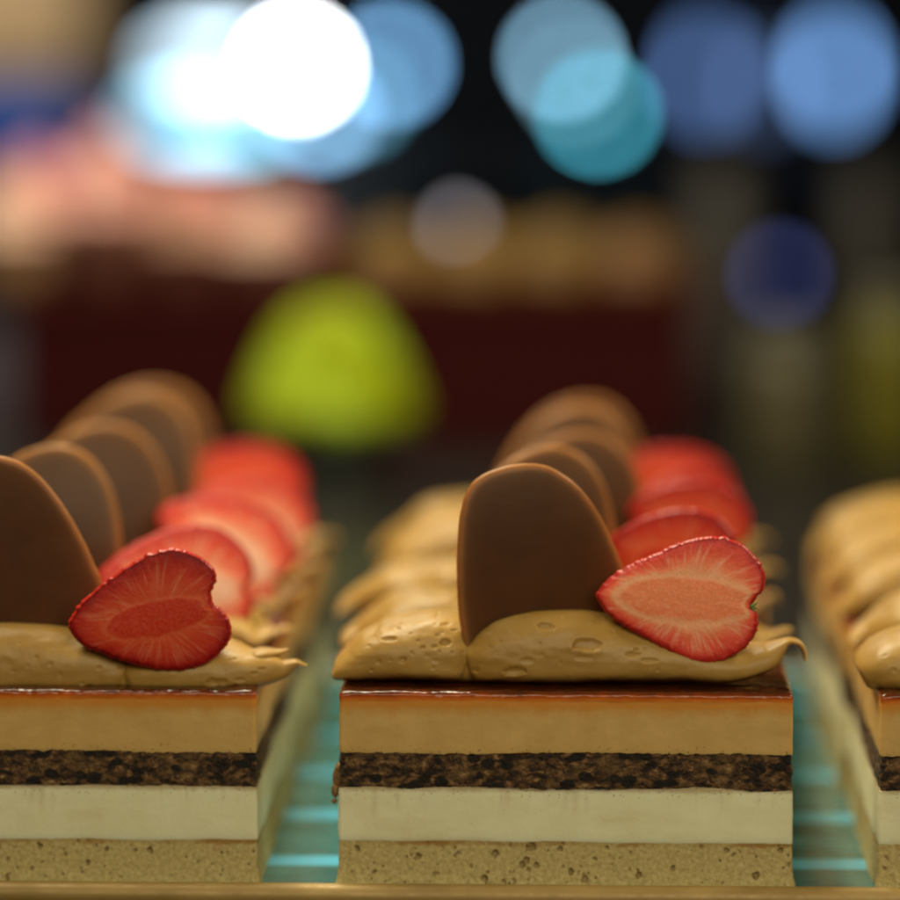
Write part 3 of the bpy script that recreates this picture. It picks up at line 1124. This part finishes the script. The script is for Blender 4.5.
m = MB()
m.box((-140, -45, -4.42), (140, 135, -.42), 0, .6)
counter = link('counter', m.mesh('counter', [plain('counter_top', (.017, .0125, .0095), .4, 0, .3, .4)], False))
tag(counter, kind='structure')
m = MB()
m.box((-900, -300, -100), (900, 600, -98))
tag(link('floor', m.mesh('floor', [plain('shop_floor', (.03, .025, .022), .6)], False)), kind='structure')
m = MB()
m.box((-900, 520, -98), (900, 530, 260))
tag(link('wall', m.mesh('wall', [plain('dark_shop_wall', (.012, .012, .014), .7)], False)), kind='structure')

# crumbs at the corners of the middle slice
m = MB()


def blob(m, c, r, seed, mid=0, sub=10, st=(1, 1, 1)):
    vs = []
    for i in range(sub + 1):
        for kk in range(sub * 2):
            A, B = math.pi * i / sub, math.pi * kk / sub
            q = np.array([math.sin(A) * math.cos(B), math.sin(A) * math.sin(B), math.cos(A)])
            rr = r * (1 + .35 * float(fbm((q * 1.8 + seed)[None], 3)[0]))
            vs.append(tuple(np.array(c) + q * rr * np.array(st)))
    m.add(vs, grid_faces(sub + 1, sub * 2, False, True), mid)


# ragged dark crumbs that stick out of the middle slice's left side
rag = MB()
for q, (px, py, r, zs) in enumerate(((338, 778, .11, 1.9), (335.5, 790, .085, 1.7), (341, 768, .12, 1.0), (334.5, 801, .05, 1.1))):
    p = at(px, py, .18)
    blob(rag, (p.x, p.y, p.z), r, 2.2 * q, 0, 16, (1, 1, zs))
hero_root = [o for o in scene.objects if o.name == 'cake_slice'][0]
link('loose_crumb', rag.mesh('loose_crumb', [M['flap']]), hero_root)

# ------------------------------------------------------------------ the display behind
YT = 76.0
pl_, pr_ = at(14, 455, YT), at(694, 455, YT)
zt = at(400, 292, YT).z
stand = link('display_box', None, None, ((pl_.x + pr_.x) / 2, YT, -.42))
tag(stand, 'long dark red display box across the back carrying pink and golden pastries', 'display stand')
m = MB()
hw = (pr_.x - pl_.x) / 2
m.box((-hw, 0, 0), (hw, 15, zt + .42 - .5), 0, .3)
link('body', m.mesh('body', [plain('dark_red_board', (.048, .0048, .0045), .7, Specular_IOR_Level=.08)], False), stand)
m = MB()
m.box((-hw - .3, -.3, zt + .42 - .495), (hw + .3, 15.3, zt + .42), 0, .2)
link('top_board', m.mesh('top_board', [plain('dark_red_top', (.06, .006, .005), .7, Specular_IOR_Level=.08)], False), stand)


def cupcake(px, py, y, wpx, frost, wrap, label, hs=1.0):
    s = D / (D + y) * 51.1
    r = wpx / s / 2
    p = at(px, py, y)
    e = link('cupcake', None, None, (p.x, p.y, zt))
    e.scale = (1, 1, hs)
    tag(e, label, 'cupcake', 'pink topped cupcakes behind')
    m = MB()
    m.lathe([(r * .62, 0), (r * .70, r * .2), (r * .86, r * .8), (r * .84, r * .82)], (0, 0, 0), 48, 0, 24, .03)
    link('paper_case', m.mesh('paper_case', [wrap]), e)
    m = MB()
    pr = []
    for t in np.linspace(0, 1, 40):
        base = r * (1.0 - .9 * t ** 1.3)
        pr.append((max(.02, base * (1 + .10 * math.cos(t * 2 * math.pi * 3.2 + math.pi))), r * .80 + t * r * 1.15))
    m.lathe(pr, (0, 0, 0), 64, 0, 9, .07, 5.0 / r)
    link('frosting', m.mesh('frosting', [frost]), e)
    return e


pink = plain('pink_frosting', (.74, .27, .23), .45)
peach = plain('peach_frosting', (.86, .50, .36), .45)
case = plain('brown_paper_case', (.16, .05, .03), .7)
case2 = plain('tan_paper_case', (.45, .24, .12), .7)
salmon = plain('salmon_frosting', (.86, .38, .30), .45)
tanf = plain('tan_frosting', (.52, .27, .17), .45)
for px, y, w_, fr_, cs_, hs, lab in (
        (14, 79, 112, peach, case2, 1.0, 'blurred peach cupcake at the left picture edge on the red box'),
        (104, 78.5, 104, salmon, case, 1.5, 'blurred salmon cupcake, tall, second from the left on the red box'),
        (184, 79.5, 84, tanf, case, 1.15, 'blurred tan cupcake below the white glow on the red box'),
        (264, 78.5, 96, peach, case, .92, 'blurred peach cupcake just above the green cake on the red box')):
    cupcake(px, 290, y, w_, fr_, cs_, lab, hs)
for px, y, w_, hs, lab in ((36, 85, 115, 1.15, 'blurred pink cupcake at the back, leftmost of four'), (108, 84.5, 128, 1.22, 'blurred pink cupcake at the back, tallest of four'),
                      (200, 85, 120, .95, 'blurred pink cupcake at the back, third of four'), (280, 85.5, 100, .85, 'blurred pink cupcake at the back, rightmost of four')):
    cupcake(px, 262, y, w_, pink, case, lab, hs)


def bun(px, y, wpx, col, label):
    s = D / (D + y) * 51.1
    r = wpx / s / 2
    p = at(px, 290, y)
    e = link('bun', None, None, (p.x, p.y, zt))
    tag(e, label, 'bun', 'golden buns behind')
    m = MB()
    pr = [(r * .75, 0), (r * .95, r * .12), (r, r * .35)]
    for t in np.linspace(0, 1, 14):
        pr.append((max(.01, r * math.cos(t * math.pi / 2)), r * .35 + r * .85 * math.sin(t * math.pi / 2)))
    m.lathe(pr, (0, 0, 0), 40, 0, 5, .03)
    link('crust', m.mesh('crust', [col]), e)
    m = MB()
    for q in range(9):
        a = q * 2.4
        rr = r * .45 * math.sqrt(q / 9)
        blob(m, (rr * math.cos(a), rr * math.sin(a), r * 1.14 - rr * .25), r * .12, q, 0, 5)
    link('nut_topping', m.mesh('nut_topping', [plain('chopped_nut', (.40, .27, .05), .5)]), e)


amber = plain('golden_crust', (.20, .10, .009), .6)
brown = plain('brown_crust', (.20, .085, .014), .5)
for px, y, w_, c_, lab in ((395, 80, 95, amber, 'blurred golden bun nearest the pink cupcakes'), (480, 79.5, 98, amber, 'blurred golden bun second from the pink cupcakes'),
                           (560, 80, 100, amber, 'blurred golden bun third from the pink cupcakes'), (640, 80.5, 92, brown, 'blurred browner bun at the right end of the red box')):
    bun(px, y, w_, c_, lab)

# green dome cake in front of the box
YG = 63
pg = at(332, 424, YG)
rg = 78 / (D / (D + YG) * 51.1)
e = link('green_cake', None, None, (pg.x, pg.y, -.42))
tag(e, 'bright lime green domed cake in front of the red box', 'cake')
m = MB()
lift = pg.z + .42
hg = at(345, 302, YG).z - pg.z
pr = [(rg * .94, lift), (rg * 1.02, lift + .2), (rg * 1.02, lift + hg * .22)]
for t in np.linspace(0, 1, 22):
    a = t * math.pi / 2
    pr.append((max(.01, rg * 1.02 * math.cos(a) ** .9 * (1 - .16 * math.sin(2 * a))), lift + hg * .22 + hg * .78 * math.sin(a)))
m.lathe(pr, (0, 0, 0), 80, 0, 5, .10, .25)
n = Nodes('lime_glaze')
n.set(Base_Color=n.ramp(n.noise(n.coords(), .42, 3), [(.36, (.25, .27, .001)), (.5, (.42, .50, .0015)), (.64, (.50, .70, .05))]), Roughness=.6, Specular_IOR_Level=.2)
link('dome', m.mesh('dome', [n.mat]), e)
m = MB()
m.lathe([(rg * .7, .0), (rg * .62, .3), (rg * .5, lift - .5), (rg * 1.1, lift - .3), (rg * 1.12, lift - .05), (rg * 1.1, lift - .003)], (0, 0, 0), 48)
link('cake_board', m.mesh('cake_board', [plain('dark_card', (.02, .022, .012), .5)]), e)

# jars at the right
def jar(px, py, y, wpx, htop, mat, label, lid):
    s = D / (D + y) * 51.1
    r = wpx / s / 2
    p = at(px, py, y)
    h = at(px, htop, y).z + .42
    e = link('glass_jar', None, None, (p.x, p.y, -.42))
    tag(e, label, 'jar', 'jars standing behind on the right')
    m = MB()
    m.lathe([(r * .9, 0), (r, .3), (r, h * .72), (r * .92, h * .8), (r * .7, h * .86), (r * .7, h * .9)], (0, 0, 0), 40)
    link('body', m.mesh('body', [mat]), e)
    m = MB()
    m.lathe([(r * .76, h * .9 + .003), (r * .78, h * .92), (r * .78, h), (r * .7, h * 1.01)], (0, 0, 0), 40, 0, 30, .01)
    link('lid', m.mesh('lid', [lid]), e)


olive = plain('olive_contents', (.10, .082, .040), .3)
mustard = plain('mustard_contents', (.16, .135, .014), .3)
greyg = plain('grey_ceramic', (.10, .085, .07), .5)
lidm = plain('dull_lid', (.10, .09, .06), .5)
jar(790, 432, 70, 95, 325, olive, 'blurred olive jar behind the right row of cakes', lidm)
jar(893, 425, 74, 80, 288, mustard, 'blurred mustard yellow jar at the right picture edge', lidm)
jar(722, 330, 112, 70, 165, greyg, 'blurred tall grey canister left of the navy light', greyg)
jar(868, 330, 118, 60, 165, greyg, 'blurred tall grey canister right of the navy light', greyg)


# ------------------------------------------------------------------ lights seen as blurred discs
def globe(px, py, y, rpx, col, strength, label, tall=1.0, base_z=-.42, name='globe_lamp', wide=1.0):
    s = D / (D + y) * 51.1
    r = rpx / s
    p = at(px, py, y)
    e = link(name, None, None, (p.x, p.y, p.z))
    tag(e, label, 'lamp', 'lit lamps in the shop behind')
    m = MB()
    pr = []
    for i in range(21):
        a = math.pi * i / 20
        pr.append((max(.005, r * math.sin(a)), -r * tall * math.cos(a)))
    m.lathe(pr, (0, 0, 0), 36)
    link('bulb', m.mesh('bulb', [emit('lamp_glow', col, strength)]), e, scale=(wide, 1, 1))
    m = MB()
    b = r * .3
    m.lathe([(b, -r * tall - r * .5), (b, -r * tall * .95)], (0, 0, 0), 20)
    m.lathe([(r * .08, base_z - p.z + .1), (r * .08, -r * tall - r * .4)], (0, 0, 0), 10)
    m.lathe([(r * .8, base_z - p.z), (r * .8, base_z - p.z + r * .15), (r * .1, base_z - p.z + r * .25)], (0, 0, 0), 24)
    link('stand', m.mesh('stand', [plain('black_metal', (.01, .01, .01), .5)]), e)


def shelf_back():
    m = MB()
    m.box((-220, 395, -9), (220, 505, -6), 0, .5)
    o = link('back_table', m.mesh('back_table', [plain('black_table', (.012, .011, .010), .5)], False))
    tag(o, kind='structure')


YL = 425
shelf_back()
BZ = -6
globe(297, 66, YL, 14, (.94, .97, 1.0), 75, 'brightest white lamp of the blurred lights at the top', 1, BZ)
globe(212, 62, YL + 4, 13, (.66, .86, 1.0), 7.5, 'wide pale blue lamp left of the brightest white lamp', 1, BZ, wide=3.6)
globe(208, 118, YL - 12, 13, (.34, .76, 1.0), 7.0, 'wide cyan lamp low under the white glow at top left', 1, BZ, wide=4.8)
globe(318, 112, YL - 18, 11, (.30, .62, 1.0), 11, 'blue lamp directly below the brightest white lamp', 1, BZ, wide=1.6)
globe(390, 64, YL + 6, 12, (.22, .56, 1.0), 13, 'dim blue lamp right of the brightest white lamp', 1, BZ)
globe(356, 100, YL + 12, 10, (.10, .40, .58), 8, 'dim teal lamp low at the right of the white glow', 1, BZ)
globe(562, 58, YL, 9, (.36, .72, 1.0), 17, 'light blue lamp above the teal lamp right of the middle', 1, BZ)
globe(598, 114, YL - 12, 9, (.075, .52, .70), 18, 'teal lamp below the light blue one right of the middle', 1, BZ)
globe(574, 84, YL + 9, 6, (.40, .80, 1.0), 8, 'small pale lamp between the light blue lamp and the teal one', 1, BZ)
globe(706, 74, YL, 11, (.13, .26, .62), 4.2, 'dim dark blue lamp between the light blue one and the right edge', 2.6, BZ)
globe(764, 85, YL + 10, 7, (.10, .17, .36), 3, 'faintest blue lamp, slim, third from the right edge', 3.6, BZ)
globe(834, 72, YL - 6, 11, (.20, .44, .92), 6.5, 'tall blue lamp near the top right corner', 2.8, BZ)
globe(780, 275, 190, 8, (.035, .05, .19), 8.5, 'small navy lamp low on the right above the jars', 1.4, -.42, 'small_lamp')
globe(458, 226, 112, 8, (.50, .45, .52), 3.2, 'small greyish lamp behind the golden buns', 1.3, -.42, 'small_lamp')

# a tan headed sign with a navy panel at the top left
p0, p1 = at(-90, 74, 210), at(88, -60, 210)
q0 = at(-90, 152, 210)
sg = link('sign_board', None, None, (p0.x, 210, -.42))
tag(sg, 'blurred sign with a tan wooden head over a navy panel in the top left corner', 'sign')
m = MB()
m.box((0, 0, p0.z + .42), (p1.x - p0.x, 4, p1.z + .42), 0, .3)
link('head', m.mesh('head', [plain('tan_wood', (.55, .36, .16), .5)], False), sg)
m = MB()
m.box((.4, .6, q0.z + .42), (p1.x - p0.x - .8, 3, p0.z + .417), 0, .2)
link('panel', m.mesh('panel', [plain('navy_paint', (.03, .13, .50), .6)], False), sg)
for px_ in (1.5, p1.x - p0.x - 2.5):
    m = MB()
    m.box((px_, 1.2, 0), (px_ + 1, 2.2, q0.z + .425), 0, .1)
    link('post', m.mesh('post', [plain('dark_post', (.02, .018, .016), .5)], False), sg)


# ------------------------------------------------------------------ light
def area(name, loc, target, sx, sy, power, col):
    l = bpy.data.lights.new(name, 'AREA')
    l.shape = 'RECTANGLE'
    l.size, l.size_y = sx * CM, sy * CM
    l.energy = power
    l.color = col
    o = bpy.data.objects.new(name, l)
    COL.objects.link(o)
    o.location = Vector(loc) * CM
    d = (Vector(target) - Vector(loc))
    o.rotation_euler = d.to_track_quat('-Z', 'Y').to_euler()
    return o


KEY = (1.0, .94, .66)
area('case_light', (-12.5, 13, 45.5), (-2, 6, 3), 32, 10, 2.95, KEY)
area('right_fill', (36, 16, 42), (0, 8, 3), 20, 8, 1.2, KEY)  # unseen fill lamp added to lift the right-hand cake sides
area('front_fill', (10, -62, 40), (0, 0, 3), 70, 30, 3.05, (1.0, .91, .62))  # broad unseen fill added on the camera side for the cake fronts
area('back_light', (-18, 72, 42), (-9, 80, 4), 40, 12, 1.7, (1.0, .95, .78))
area('sign_fill', (-58, 190, 60), (-50, 212, 20), 30, 12, 4.8, (1.0, .97, 1.0))  # unseen lamp added to brighten the sign

w = bpy.data.worlds.new('World')
scene.world = w
w.use_nodes = True
bg = w.node_tree.nodes['Background']
bg.inputs[0].default_value = (.9, .8, .65, 1)
bg.inputs[1].default_value = .012

scene.view_settings.view_transform = 'Standard'
scene.view_settings.look = 'None'
scene.view_settings.exposure = 0
scene.view_settings.gamma = 1
scene.render.engine = 'CYCLES'
cy = scene.cycles
cy.use_adaptive_sampling = False
cy.use_denoising = True
cy.max_bounces = 8
cy.sample_clamp_indirect = 4
cy.caustics_reflective = False
cy.caustics_refractive = False
